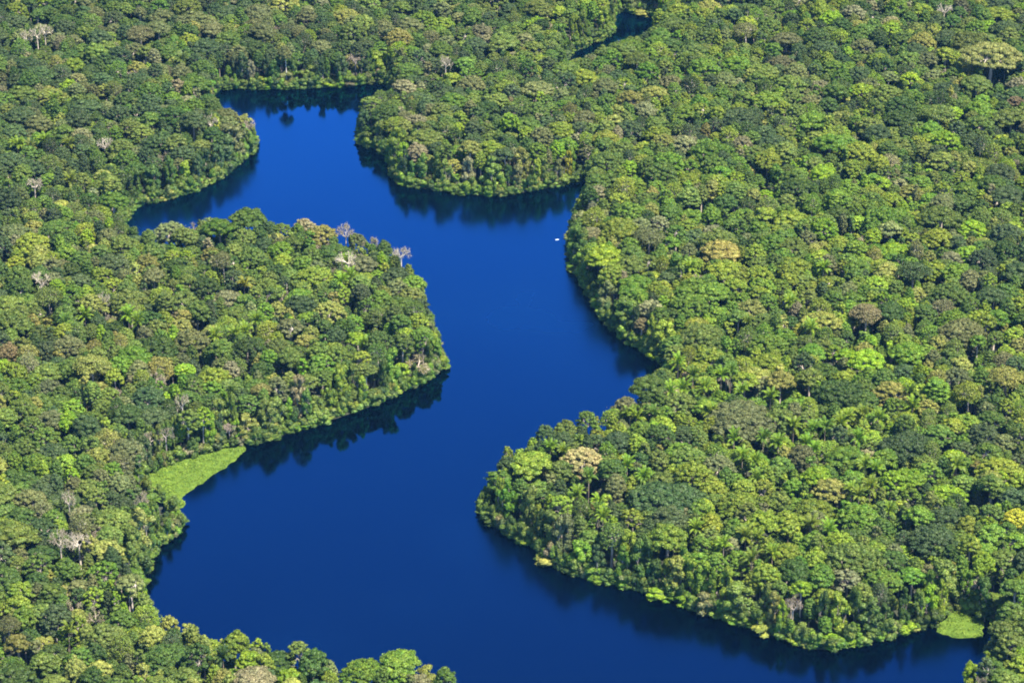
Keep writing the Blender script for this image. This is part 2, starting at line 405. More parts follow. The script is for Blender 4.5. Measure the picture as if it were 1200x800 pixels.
# ------------------------------------------------------------------ trees read off the photograph: u, v, crown radius in photo pixels, kind, colour
HAND = """
30 38 8 b p;43 35 8 b p;52 31 8 b p;22 9 14 d y;165 38 17 u g;186 32 14 u g;228 20 16 d g;250 33 16 d g;246 46 9 w p;190 17 13 d g;222 45 12 d y;196 60 13 d m
85 75 13 d y;80 100 12 d l;125 55 13 d o;181 64 7 t p;153 81 8 w p;190 81 10 d g;65 118 9 p y;25 133 18 d b;52 165 9 p l;20 170 9 p l;35 174 8 p t;80 170 8 p y
130 147 11 w p;122 163 9 b p;155 145 14 d o;140 170 15 d o;145 184 14 d m;232 133 9 w p;247 138 8 b p;289 138 9 w p;190 175 8 w p;140 130 14 d b;248 155 12 d d;215 177 12 d b
262 92 18 d b;213 70 9 p o;325 28 10 w p;335 61 8 u g;360 18 14 d g;302 12 18 d g;416 60 10 w p;440 65 14 d y;447 86 13 d r;410 96 7 d r;362 82 14 d o;335 88 12 d g
308 92 9 d y;386 96 8 d l;563 35 14 d p;525 48 12 d g;522 68 7 b p;475 99 12 d p;555 97 16 d g;450 130 17 d d;500 160 18 d o;540 137 10 d y;538 150 9 d l;472 172 9 d l
432 160 10 d g;575 172 16 d y;515 127 14 d o;480 28 15 d g;450 33 13 d g;520 26 12 d y;592 100 14 d y;707 14 9 d y;752 12 13 d t;790 5 12 d y;688 35 14 d b;648 42 14 d o
790 28 16 u o;875 34 14 u g;746 68 14 u o;703 72 11 d m;815 57 14 d o;685 89 16 d y;710 99 14 d g;786 95 15 d g;850 92 14 d g;813 112 9 w p;845 110 11 d f;755 126 14 d p
801 130 14 d f;685 136 14 d g;632 156 14 d g;738 150 17 d b;777 165 14 d t;666 180 5 d Y;655 172 9 d l;712 186 22 d o;835 175 25 d f;847 184 12 d b;866 135 25 d b;870 166 11 d p
690 175 10 d g;922 45 15 u g;1010 52 14 d g;1055 43 16 d m;1073 58 15 d b;1095 33 8 d y;1145 30 13 d f;1184 32 20 d b;1135 46 22 u o;1107 6 9 b p;1145 97 18 u o;1108 79 7 w p
920 125 10 d y;955 133 11 w p;1192 119 12 d r;1100 132 19 u o;925 96 20 d o;1020 145 18 d o;970 55 18 d b;1005 85 14 d b;1170 188 11 w p;1186 184 8 w p;920 174 14 t o;1010 176 20 d y
1055 170 16 d o;1102 186 18 d o;971 67 9 d y;40 211 10 b p;82 211 9 p y;130 214 12 t o;132 233 16 d f;108 245 10 w p;75 248 12 d f;52 250 8 d g;40 281 22 d y;70 281 12 d d
103 275 8 d l;127 262 7 d l;143 284 17 d o;172 276 10 d o;121 286 8 d t;60 310 14 d g;47 323 13 b p;65 334 10 d l;57 346 17 u o;110 352 18 d t;122 346 7 b p;171 306 15 d t
180 322 12 u g;218 300 10 d l;128 367 8 w p;100 371 9 p l;150 370 10 p l;161 378 9 p l;76 379 9 p f;192 350 11 t o;216 351 20 d o;245 352 8 d f;226 262 9 w p;286 335 8 p Y
262 303 12 u g;286 275 15 d o;300 376 9 p l;252 395 9 p l;275 393 9 p y;287 389 9 p l;203 388 7 d l;181 383 13 d o;358 262 11 d p;405 266 9 b p;431 275 10 w p;470 292 10 b p
373 286 13 w p;408 299 14 b p;396 310 8 w p;451 291 10 d d;438 302 8 d b;411 325 9 p l;400 331 9 p l;330 291 13 d f;356 306 11 d f;425 340 12 d b;466 336 14 d g;351 355 17 d b
306 345 9 w p;326 362 12 d t;430 356 10 d m;416 376 12 d f;490 375 12 d y;470 376 15 d m;335 340 10 w p;390 348 8 d t;395 391 12 d b;366 389 10 d t
808 227 13 t o;822 224 9 t o;834 219 10 t t;848 219 11 t y;861 221 13 t o;690 286 17 d f;724 266 24 d y;761 276 18 u g;772 260 12 d p;716 316 16 d y;850 293 22 u t;850 316 22 d y
890 321 18 d y;807 292 10 d g;800 309 10 p f;808 314 9 p l;821 321 13 w p;702 349 8 d r;735 351 17 d m;721 371 14 d o;752 378 9 t r;822 391 28 d o;881 360 18 d t;876 379 8 p y
690 226 10 d d;982 231 16 t f;985 250 15 d m;951 206 12 w p;1012 279 16 w t;1070 316 19 u b;1121 318 18 d f;1090 301 9 d t;1075 336 6 d l;1046 250 27 d f;1105 236 14 u g;1096 276 18 d y
1180 270 19 d b;1165 346 17 u b;1181 357 8 t m;1016 366 18 u p;1126 385 28 d g;965 315 9 p l;950 386 10 p l;925 356 9 p l;1041 316 14 d t;1150 301 16 d b;10 410 12 d r;80 401 18 d g
108 426 21 u t;108 456 10 t o;181 436 13 w p;172 463 21 d b;156 415 19 d f;137 453 8 w p;213 465 8 b p;226 450 14 d m;205 457 8 d l;271 461 8 p o;235 492 12 d l;238 515 9 d l
275 507 6 d l;264 517 9 w r;290 490 14 d t;175 504 12 w g;187 524 8 w g;216 505 15 d o;61 490 18 d g;25 476 18 d m;105 520 14 d o;80 579 9 b p;85 555 10 d l;131 550 12 d f
166 575 8 w p;341 416 13 u o;317 416 10 d f;354 427 8 d l;491 422 17 w t;470 430 12 d l;483 446 8 d l;400 436 12 d y;425 405 8 p l;396 416 17 d m;326 450 13 d g;347 495 9 d l
405 470 6 w t;371 470 12 d o;311 470 13 d o;682 538 24 d c;660 515 13 d b;645 526 9 p l;661 531 8 p l;687 490 14 d m;638 507 12 d b;722 516 17 d b;748 518 13 d y;776 506 18 d d
745 490 10 p l;766 486 9 p f;738 487 9 p l;795 426 9 p l;801 456 10 p l;826 455 10 p l;845 441 9 p l;856 436 9 p f;834 485 10 p l;876 487 40 u g;841 546 20 d g;771 536 14 d o
738 575 8 d y;787 577 42 d b;676 580 10 p l;701 591 10 p l;735 546 9 p l;870 536 10 p l;885 541 9 p l;886 561 9 p y;861 588 24 d y;896 570 14 d y;985 456 29 d d;1042 456 19 d t
1085 436 13 d l;1097 453 15 t f;1180 440 20 u t;1136 456 16 u y;1060 516 31 d b;941 531 19 d g;915 446 16 u t;916 491 22 d o;953 504 10 p l;967 501 10 p f;985 498 10 p l;993 490 9 p l
1012 486 9 p y;1030 491 10 p l;1070 477 10 p l;1067 461 9 p f;903 466 10 p l;945 521 10 p l;955 530 9 p l;1015 546 10 p l;1026 551 10 p l;998 576 9 p l;1006 581 9 p y;1020 571 10 p l
1121 546 11 p y;1043 561 16 d l;1170 546 24 d y;971 571 20 d t;1163 566 14 t m;1151 506 20 d b;1090 551 14 d f;1188 604 15 d Y;1191 425 14 d b;70 626 11 b p;92 628 15 b p;115 616 9 w p
105 637 12 d t;36 646 12 w p;86 701 10 w p;112 713 12 w p;110 696 12 d y;136 700 6 d l;130 686 7 d l;150 681 9 d l;164 679 8 d l;145 714 5 d l;80 741 9 p y;25 691 18 d y
25 721 14 d f;10 731 12 u g;126 741 25 d o;120 666 18 d f;291 771 16 d l;226 741 10 d o;261 771 10 p d;196 731 12 d t;141 671 8 w p;341 791 14 d l;468 776 26 d f;497 768 15 d t
521 791 14 d m;311 776 12 d y;351 761 16 d o;641 652 16 d t;681 641 16 d f;661 613 14 d g;700 601 9 p f;707 607 9 p l;718 613 8 d l;785 603 22 d b;782 621 13 d b;836 611 14 d y
848 641 10 p l;873 629 12 p y;887 632 9 p l;881 656 12 p y;866 691 22 d o;837 699 9 w r;792 659 15 d t;770 694 13 d l;800 701 9 d l;801 651 12 d f;841 656 14 d f;891 736 12 d t
950 616 14 p y;971 623 11 p l;1089 629 28 d b;1159 613 12 d l;1137 636 12 t y;1151 656 14 d l;930 666 20 d d;960 671 18 d f;1000 649 32 d o;930 698 11 w r;985 701 14 d y;1021 711 18 d d
975 746 14 d l;1000 746 13 d l;1055 735 13 d l;940 736 14 d o;1111 676 20 d o;1115 666 8 d t;1151 686 12 w p;1171 701 18 d m;1181 751 18 d o;1139 776 12 d l;1151 791 8 w p;1176 736 14 d o
1178 80 6 p f;930 500 10 p l;912 520 10 p l;1005 515 9 p l;895 515 9 p f;860 515 9 p l;690 560 9 p f;755 560 9 p l;815 620 9 p l;905 650 10 p l;1042 600 9 p l;785 460 9 p l;812 440 9 p l;870 460 9 p l
""".replace('\n', ';').split(';')

class Occ:
    """spacing of crowns"""
    def __init__(s, cell=14): s.c = cell; s.g = {}
    def add(s, x, y, r): s.g.setdefault((int(x // s.c), int(y // s.c)), []).append((x, y, r))
    def free(s, x, y, r, k):
        m = int(math.ceil((r + 24) / s.c)); cx, cy = int(x // s.c), int(y // s.c)
        for i in range(cx - m, cx + m + 1):
            for j in range(cy - m, cy + m + 1):
                for X, Y, Q in s.g.get((i, j), ()):
                    d = k * (r + Q)
                    if (x - X) ** 2 + (y - Y) ** 2 < d * d: return False
        return True

# floating meadows (outlines on the water / bank)
MEADOWS = [[(206, 589), (236, 566), (266, 545), (276, 540), (289, 526), (286, 521), (262, 526), (240, 532), (210, 540), (186, 550), (168, 562), (166, 575), (182, 583), (196, 590)],
           [(202, 586), (210, 584), (217, 589), (214, 594), (205, 596), (199, 592)],
           [(1095, 738), (1108, 745), (1130, 748), (1151, 747), (1155, 737), (1151, 727), (1136, 719), (1118, 715), (1108, 722), (1099, 730)]]
MW = [np.array([unproject(u, v, 0)[:2] for u, v in m]) for m in MEADOWS]
def in_poly(P, poly):
    P = np.asarray(P, float).reshape(-1, 2); ins = np.zeros(len(P), bool)
    for a, b in zip(poly, np.roll(poly, -1, 0)):
        c = (a[1] > P[:, 1]) != (b[1] > P[:, 1])
        if abs(b[1] - a[1]) > 1e-9: ins ^= c & (P[:, 0] < a[0] + (P[:, 1] - a[1]) / (b[1] - a[1]) * (b[0] - a[0]))
    return ins
def in_meadow(P):
    r = np.zeros(len(np.asarray(P).reshape(-1, 2)), bool)
    for m in MW: r |= in_poly(P, m)
    return r

MPX = np.array(MEADOWS[0], float)
SEEN = [np.array([(p[0], p[1]) for p in P_], float) for P_ in (MAIN, UPPER)]
def clear_height(x, y, R, H, lo=3.5):
    """the height at which a crown no longer stands in front of open water"""
    while H > lo:
        q = [project(x, y, H * .95)[:2], project(x - R * .6, y, H * .8)[:2], project(x + R * .6, y, H * .8)[:2]]
        if not any(in_poly(q, S).any() for S in SEEN): return H
        H -= 1.5
    return 0
def v_near(x, y):
    u, v, f = project(x, y, 20)
    return -60 < u < 1260 and v < 900
def front_water(x, y):
    """water close by on the side that faces the viewer"""
    q = np.array([(x, y - 7), (x + 6, y - 5), (x - 6, y - 5), (x, y - 12)])
    return bool((sdist(q) < 0).any() or in_meadow(q).any())
TREES = []     # dict(kind, proto, x, y, R, H, rot, tint, ck, hand)
occ = Occ()
KIND = dict(d='dome', u='umbrella', p='palm', b='bare', w='twiggy', t='tall')
for row in HAND:
    row = row.strip()
    if not row: continue
    u, v, r, k, ck = row.split(); u, v, r = float(u), float(v), float(r)
    kind = KIND[k]
    f = project(*unproject(u, v, 20))[2]
    R = max(r * mpp(f), 2.4) * (1.22 if k == 'p' else 1.08)
    hs = dict(dome=[25 + .25 * (R - 6), 22, 19, 16, 13, 10, 8, 6, 4.5], umbrella=[29, 25, 21], palm=[24.5, 21.5, 18, 13, 10], bare=[30, 26, 21, 16, 12], twiggy=[25, 22, 18, 14, 10, 7, 5], tall=[29, 25, 21, 16])[kind]
    best = None
    for H in hs:
        x, y, _ = unproject(u, v, H * (.84 if kind == 'palm' else .86))
        sd = float(sdist([(x, y)])[0])
        if best is None or sd > best[0]: best = (sd, H, x, y)
        if sd > min(3.0, R * .5): best = (sd, H, x, y); break
    sd, H, x, y = best
    if sd < -6: continue
    while in_meadow([(x, y), (x, y - 3.5), (x + 3, y - 2), (x - 3, y - 2)]).any(): y += 1.5
    if kind == 'dome':
        pk = 'large' if R > 8 else 'medium' if R > 4.6 else 'small'
        ps = PROTO[pk]
        if pk == 'medium': ps = ps[:8]
        if sd < 11 and front_water(x, y): ps = PROTO['shore']; H = min(H, 17 + sd * 1.5)
        if H < 8: ps = PROTO['bush']
    else: ps = PROTO[kind]
    if kind in ('dome', 'umbrella') and R > 12.5: ps = PROTO['broad']
    TREES.append(dict(kind=kind, p=ps[int(RNG.integers(len(ps)))], x=x, y=y, R=R, H=H, rot=RNG.uniform(0, 6.28), tint=tuple(c * (.9 if k == 'p' else 1) for c in tint_of(ck, .10)), ck=ck, hand=True))
    if k in 'ubt': occ.add(x, y - 7 - R * .4, 4.2)      # open ground in front, so that the trunk shows
    occ.add(x, y, R * (.62 if kind == 'palm' else .55 if kind in ('bare', 'twiggy') else .95))
    if k == 'p': occ.add(x, y - 5, R * .55)
# the giant umbrella crowned tree
gx, gy, _ = unproject(1163, 66, 31)
TREES.append(dict(kind='giant', p=PROTO['giant'][0], x=gx, y=gy, R=22.5, H=38, rot=0.6, tint=(.17, .19, .05), ck='o', hand=True)); occ.add(gx, gy, 13)
for dx, dy in ((-12, -10), (-4, -16), (-14, -24), (-5, -30), (6, -16)): occ.add(gx + dx, gy + dy, 8)

sx, sy, _ = unproject(653, 281, 0)
for q in (5, 8, 11, 14): occ.add(sx + .81 * q, sy - .59 * q, 3.5)      # a gap in the bank's tall trees beside the skiff
# ------------------------------------------------------------------ the rest of the canopy
def colour_class(u, v, rnd):
    tl = max(0.0, min(1.0, (520 - u) / 600 + (190 - v) / 230))       # far left woods: haze and shade put into duller, bluer leaf colours
    rt = max(0.0, min(1.0, (u - 480) / 350))
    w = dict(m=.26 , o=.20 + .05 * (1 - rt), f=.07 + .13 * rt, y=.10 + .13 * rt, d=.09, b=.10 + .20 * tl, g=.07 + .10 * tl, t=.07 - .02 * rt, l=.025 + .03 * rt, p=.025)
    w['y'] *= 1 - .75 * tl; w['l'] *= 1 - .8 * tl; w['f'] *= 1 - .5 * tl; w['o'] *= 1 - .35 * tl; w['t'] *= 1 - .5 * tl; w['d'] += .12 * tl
    hot = sum(q * math.exp(-((u - a) ** 2 + (v - b) ** 2) / (2 * r * r)) for a, b, r, q in ((860, 590, 170, 1), (430, 390, 100, .8), (900, 330, 130, .7), (1020, 470, 120, .5), (330, 790, 120, .5)))
    n1 = math.sin(u * .021 + 1.3 * math.sin(v * .033)) * math.cos(v * .041 + .8 * math.sin(u * .017)) + .6 * math.sin(u * .047 + v * .083)
    n2 = math.sin(u * .018 - 2 + math.sin(v * .05 + 1)) * math.cos(v * .037 - u * .011) + .5 * math.cos(u * .061 - v * .07)
    e1, e2 = math.exp(.55 * n1 + .9 * hot - .3), math.exp(.7 * n2)
    for k in 'yfl': w[k] *= e1
    for k in 'bd': w[k] /= e1
    for k in 'gtp': w[k] *= e2
    s = sum(w.values()); q = rnd * s
    for k, x in w.items():
        q -= x
        if q <= 0: return k
    return 'm'

def region_points(n, margin=70, v0=-70, v1=900):
    """random ground points, uniform in area, inside the view and a margin round it"""
    y1 = unproject(600, v0, 15)[1]; y0 = unproject(600, v1, 15)[1]
    xm = (y1 + 200) * TH * 1.12 + margin
    P = np.stack([RNG.uniform(-xm, xm, n), RNG.uniform(y0, y1, n)], 1)
    f = P[:, 1] * CD + CAM_H * SD
    return P[np.abs(P[:, 0]) < f * TH + margin]

for stage, (n, rlo, rhi, k) in enumerate(((5000, 8.5, 12.5, .78), (30000, 5.8, 8.4, .70), (60000, 4.2, 5.9, .66), (70000, 3.0, 4.3, .62))):
    P = region_points(n); sd = sdist(P); med = in_meadow(P)
    for (x, y), s, m in zip(P, sd, med):
        if s < 2.2 or m: continue
        R = RNG.uniform(rlo, rhi)
        if s < R * .62: R = max(3.0, s / .62)
        if R < rlo * .8 and stage < 2: continue
        if stage == 0 and RNG.random() < .55: continue
        if not occ.free(x, y, R, k): continue
        occ.add(x, y, R)
        H = RNG.normal(22, 2.6) + (R - 5.5) * .7
        H = max(9, min(H, 30))
        fw = s < 14 and front_water(x, y) or bool(in_meadow([(x, y - 8), (x + 5, y - 4), (x + 8, y - 14)]).any())
        if fw and not (y > 1980 and x > 0): H = min(H, 14 + s * 1.5 + RNG.uniform(0, 5))
        if in_poly([project(x + dx * R * .7, y, H * q)[:2] for dx in (-1, 0, 1) for q in (.4, .7, 1.0)], MPX).any(): continue
        if RNG.random() < .06: continue
        if y > 1980 and 40 < x < 150: H = max(H, 27)
        if s < 45 and v_near(x, y):
            H = clear_height(x, y, R, H)
            if not H: continue
            if H < 13: fw = True
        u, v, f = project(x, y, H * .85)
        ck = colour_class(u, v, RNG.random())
        pk = 'large' if R > 8 else 'medium' if R > 4.7 else 'small'
        ps = PROTO['shore'] if fw else PROTO[pk]
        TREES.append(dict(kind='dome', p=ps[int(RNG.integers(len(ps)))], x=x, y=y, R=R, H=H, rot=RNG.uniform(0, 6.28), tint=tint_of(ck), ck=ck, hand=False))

# ------------------------------------------------------------------ choose which trees stand as objects of their own
for t in TREES:
    t['u'], t['v'], t['f'] = project(t['x'], t['y'], t['H'] * (.84 if t['kind'] != 'palm' else .8))
    t['px'] = t['R'] / mpp(t['f'])
    t['in'] = -4 < t['u'] < 1204 and -2 < t['v'] < 806
for t in TREES:
    if t['kind'] == 'dome' and t['p']['kind'] == 'medium' and PROTO['medium'].index(t['p']) in (8, 9, 10): t['flat'] = True
solo = [t for t in TREES if t['hand'] and t['in']]
n_dome = sum(t['kind'] == 'dome' for t in solo)
rest = sorted([t for t in TREES if not t['hand'] and t['in'] and 10 < t['u'] < 1190 and 5 < t['v'] < 790], key=lambda t: -t['px'])
solo += rest[:max(0, 300 - n_dome)]
ids = set(id(t) for t in solo)
mass = [t for t in TREES if id(t) not in ids]

ONES = 'zero one two three four five six seven eight nine ten eleven twelve thirteen fourteen fifteen sixteen seventeen eighteen nineteen'.split()
TENS = 'x x twenty thirty forty fifty sixty seventy eighty ninety'.split()
def say(n):
    n = int(max(0, min(99, n)))
    return ONES[n] if n < 20 else TENS[n // 10] + ('-' + ONES[n % 10] if n % 10 else '')

LOOK = dict(dome=('{c} round-crowned tree', 'canopy_tree', 'tree', 'round-crowned trees of the rainforest canopy'), umbrella=('{c} flat-topped tree', 'umbrella_tree', 'tree', 'flat-topped trees above the rainforest'),
            palm=('{c} palm', 'palm_tree', 'palm', 'palms among the rainforest trees'), bare=('bare pale-limbed tree', 'bare_tree', 'bare tree', 'bare pale trees in the rainforest'),
            twiggy=('{c} thin-leaved tree', 'thin_leaved_tree', 'tree', 'thin-leaved twiggy trees in the rainforest'), tall=('pale-trunked {c} tree', 'tall_tree', 'tree', 'tall trees with a bare trunk'))
def where(t):
    u, v = t['u'], t['v']
    s = float(sdist([(t['x'], t['y'])])[0])
    if s < 9: return 'at the water'
    if v < 245 and u < 300 and v > 100: return 'by the inlet' if s < 40 else 'left of the lake'
    if v < 100 and u < 700: return 'beyond the lake'
    if u > 560: return 'right of the lake'
    return 'left of the lake'
used = set()
def label(t):
    look = LOOK[t['kind']][0].format(c=WORD[t['ck']])
    if t['p']['kind'] in ('shore', 'bush'): look = look.replace('round-crowned tree', 'bushy tree')
    if t['kind'] == 'palm': look = look.replace('bright lime green', 'bright green')
    a, d = int(round(t['u'] / 12)), int(round(t['v'] / 8))
    for da, dd in ((0, 0), (1, 0), (-1, 0), (0, 1), (0, -1), (1, 1), (-1, -1), (1, -1), (-1, 1), (2, 0), (0, 2)):
        s = f"{look} {where(t)}, {say(a + da)} percent across, {say(d + dd)} percent down photo"
        key = (t['kind'], a + da, d + dd)
        if key not in used: break
    used.add(key)
    return s

def place(name, t, lab, cat, group):
    e = bpy.data.objects.new(name, None); C.objects.link(e)
    e.empty_display_size = 2
    p = t['p']; s = t['R'] / p['R']
    e.location = (t['x'], t['y'], .3); e.rotation_euler = (0, 0, t['rot']); e.scale = (s, s, t['H'] / p['H'])
    e['label'] = lab; e['category'] = cat
    if group: e['group'] = group
    for nm, me in (('trunk', p['trunk']), ('crown', p['crown'])):
        o = bpy.data.objects.new(nm, me); o.parent = e; o['tint'] = [float(x) for x in t['tint']]; C.objects.link(o)
    return e

for t in solo:
    if t['kind'] == 'giant':
        place('umbrella_tree', t, 'very broad umbrella-shaped tree with pale forked trunk, the widest crown in the forest', 'tree', None); continue
    look, name, cat, grp = LOOK[t['kind']]
    place(name, t, label(t), cat, grp)

# ------------------------------------------------------------------ masses: geometry-node instances of the shared trees
def proto_collection(name, base, protos):
    col = bpy.data.collections.new(name)
    for i, p in enumerate(protos):
        if 'joined' not in p: p['joined'] = p['mb'].data(base, p['mats'])
        o = bpy.data.objects.new(f'{base}_{i:02d}', p['joined']); col.objects.link(o)
    return col

def mass_object(name, items, protos, lab, cat):
    """ONE object: a point for each plant, with its size, turn and leaf colour"""
    idx = {id(p): i for i, p in enumerate(protos)}
    me = bpy.data.meshes.new(name)
    n = len(items)
    me.vertices.add(n)
    me.vertices.foreach_set('co', np.array([(t['x'], t['y'], .3) for t in items], np.float32).ravel())
    for nm, ty, key, arr in (('rot', 'FLOAT_VECTOR', 'vector', [(0, 0, t['rot']) for t in items]),
                             ('scl', 'FLOAT_VECTOR', 'vector', [(t['R'] / t['p']['R'], t['R'] / t['p']['R'], t['H'] / t['p']['H']) for t in items]),
                             ('tint', 'FLOAT_COLOR', 'color', [(*t['tint'], 1) for t in items])):
        a = me.attributes.new(nm, ty, 'POINT'); a.data.foreach_set(key, np.array(arr, np.float32).ravel())
    a = me.attributes.new('pidx', 'INT', 'POINT'); a.data.foreach_set('value', np.array([idx[id(t['p'])] for t in items], np.int32))
    o = bpy.data.objects.new(name, me); C.objects.link(o)
    col = proto_collection(name + '_kinds', 'forest_tree', protos)
    ng = bpy.data.node_groups.new(name + '_scatter', 'GeometryNodeTree')
    ng.interface.new_socket('Geometry', in_out='INPUT', socket_type='NodeSocketGeometry')
    ng.interface.new_socket('Geometry', in_out='OUTPUT', socket_type='NodeSocketGeometry')
    N, L = ng.nodes, ng.links
    gi, go = N.new('NodeGroupInput'), N.new('NodeGroupOutput')
    ip = N.new('GeometryNodeInstanceOnPoints'); ci = N.new('GeometryNodeCollectionInfo')
    ci.inputs['Collection'].default_value = col; ci.inputs['Separate Children'].default_value = True; ci.inputs['Reset Children'].default_value = True
    def att(nm, ty):
        a = N.new('GeometryNodeInputNamedAttribute'); a.data_type = ty; a.inputs['Name'].default_value = nm; return a.outputs['Attribute']
    L.new(gi.outputs[0], ip.inputs['Points']); L.new(ci.outputs[0], ip.inputs['Instance'])
    ip.inputs['Pick Instance'].default_value = True
    L.new(att('pidx', 'INT'), ip.inputs['Instance Index'])
    er = N.new('FunctionNodeEulerToRotation'); L.new(att('rot', 'FLOAT_VECTOR'), er.inputs[0]); L.new(er.outputs[0], ip.inputs['Rotation'])
    L.new(att('scl', 'FLOAT_VECTOR'), ip.inputs['Scale'])
    L.new(ip.outputs[0], go.inputs[0])
    md = o.modifiers.new('scatter', 'NODES'); md.node_group = ng
    o['kind'] = 'stuff'; o['label'] = lab; o['category'] = cat
    return o

CANOPY = [p for k in ('small', 'shore', 'medium', 'large', 'umbrella', 'tall', 'bare', 'twiggy', 'palm', 'giant', 'broad') for p in PROTO[k]]
mass_object('forest', mass, CANOPY, 'dense green rainforest canopy spreading over both banks of the lake', 'forest')

# low trees, palms and bushes under the canopy and along the water
LOWP = PROTO['bush'] + PROTO['small'] + PROTO['palm']
low = []
o2 = Occ()
P = region_points(52000); sd = sdist(P); med = in_meadow(P)
for (x, y), s, m in zip(P, sd, med):
    if s < 1.2 or m or not o2.free(x, y, 3.0, .92): continue
    o2.add(x, y, 3.0)
    q = RNG.random()
    ps = PROTO['small'] if q < .62 and s > 5 else PROTO['palm'] if q < .70 and s > 6 else PROTO['bush']
    p = ps[int(RNG.integers(len(ps)))]
    R = RNG.uniform(2.4, 3.8) * (1.4 if ps is PROTO['palm'] else 1); H = RNG.uniform(8, 15) if ps is not PROTO['bush'] else RNG.uniform(4, 8)
    if s < 30 and v_near(x, y):
        H = clear_height(x, y, R, H, 2)
        if not H: continue
    if in_poly([project(x, y, H * .9)[:2]], MPX)[0]: continue
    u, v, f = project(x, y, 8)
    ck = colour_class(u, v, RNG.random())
    if ck in 'pg' or ps is PROTO['palm']: ck = 'f'
    low.append(dict(p=p, x=x, y=y, R=R, H=H, rot=RNG.uniform(0, 6.28), tint=tint_of(ck)))
for poly in POLYS + MW[:1] + MW[2:]:
    for a, b in zip(poly, np.roll(poly, -1, 0)):
        L = np.hypot(*(b - a)); nn = int(L / 1.7) + 1
        nrm = np.array([-(b - a)[1], (b - a)[0]]) / max(L, 1e-6)
        for i in range(nn):
            q = a + (b - a) * (i + RNG.random()) / nn
            off = RNG.uniform(-.8, 3.6)
            for sg in (1, -1):
                c = q + nrm * sg * off
                if sdist([c])[0] > (5 if len(poly) == 14 else 1.5 if len(poly) < 14 else -.5) and not in_meadow([c, c + (4, 0), c - (4, 0), c + (0, 4), c - (0, 4)] if len(poly) > 25 else [c]).any():
                    u, v, f = project(c[0], c[1], 3)
                    if not (-80 < u < 1280 and v < 900): continue
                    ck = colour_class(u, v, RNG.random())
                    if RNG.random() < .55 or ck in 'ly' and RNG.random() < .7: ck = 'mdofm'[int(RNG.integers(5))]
                    p = PROTO['bush'][int(RNG.integers(5))]
                    R, H = RNG.uniform(1.8, 5.0), RNG.uniform(2.5, 11)
                    H = max(2.0, clear_height(c[0], c[1], R * .3, H, 2))
                    low.append(dict(p=p, x=c[0], y=c[1], R=R, H=H, rot=RNG.uniform(0, 6.28), tint=tint_of(ck)))
mass_object('undergrowth', low, LOWP, 'low green bushes and young trees below the canopy and along the shore', 'undergrowth')

# ------------------------------------------------------------------ floating grass meadows
def meadow(name, poly, seed, lab, dens):
    rng = np.random.default_rng(seed)
    # ragged outline
    Q = []
    for a, b in zip(poly, np.roll(poly, -1, 0)):
        m = max(1, int(np.hypot(*(b - a)) / 1.6))
        for i in range(m): Q.append(a + (b - a) * i / m)
    Q = np.array(Q); nr = rng.normal(0, 1, Q.shape); k = len(Q)
    nr = nr + np.roll(nr, 1, 0) + np.roll(nr, -1, 0)
    poly = Q + nr * .42
    lo, hi = poly.min(0), poly.max(0)
    n = int((hi - lo).prod() * dens)
    P = rng.uniform(lo, hi, (n, 2)); P = P[in_poly(P, poly)]
    mb = MB()
    k = len(P)
    h = rng.uniform(.2, 1.0, k) * (.9 + 1.3 * np.sin(P[:, 0] * .5 + 2 * np.sin(P[:, 1] * .21)) * np.cos(P[:, 1] * .37 + P[:, 0] * .13))
    h = np.maximum(h, .12)
    C0 = np.concatenate([P, h[:, None]], 1)
    cards(mb, rng, C0, np.tile([0, 0, 1.0], (k, 1)), .75, 1.1, .45)
    # mat of stems lying on the water under the blades
    c = poly.mean(0); V = [[*c, .12]] + [[*q, .06] for q in poly]; m = len(poly)
    mb.mesh(np.array(V), [(0, 1 + i, 1 + (i + 1) % m) for i in range(m)], 1)
    ring = np.array([[*q, .06] for q in poly] + [[*q, -.3] for q in poly])
    mb.mesh(ring, [(i, (i + 1) % m, m + (i + 1) % m, m + i) for i in range(m)], 1)
    o = bpy.data.objects.new(name, mb.data(name, [M_GRASS, M_MAT])); C.objects.link(o)
    o['kind'] = 'stuff'; o['label'] = lab; o['category'] = 'grass'
M_MAT = bark_material('grass_stems', (.055, .095, .014), (.10, .15, .020), .3)
M_MAT.node_tree.nodes['Principled BSDF'].inputs['Specular IOR Level'].default_value = .05
M_GRASS = leaf_material('floating_grass', (.108, .180, .016), .22, .55)
meadow('floating_grass', MW[0], 1, 'broad bright green wedge of floating grass along the left shore', 3.0)
meadow('floating_grass', MW[1], 2, 'small oval islet of bright grass beside the broad floating meadow', 5)
meadow('floating_grass', MW[2], 3, 'rounded patch of bright floating grass at the creek mouth, bottom right', 3.2)

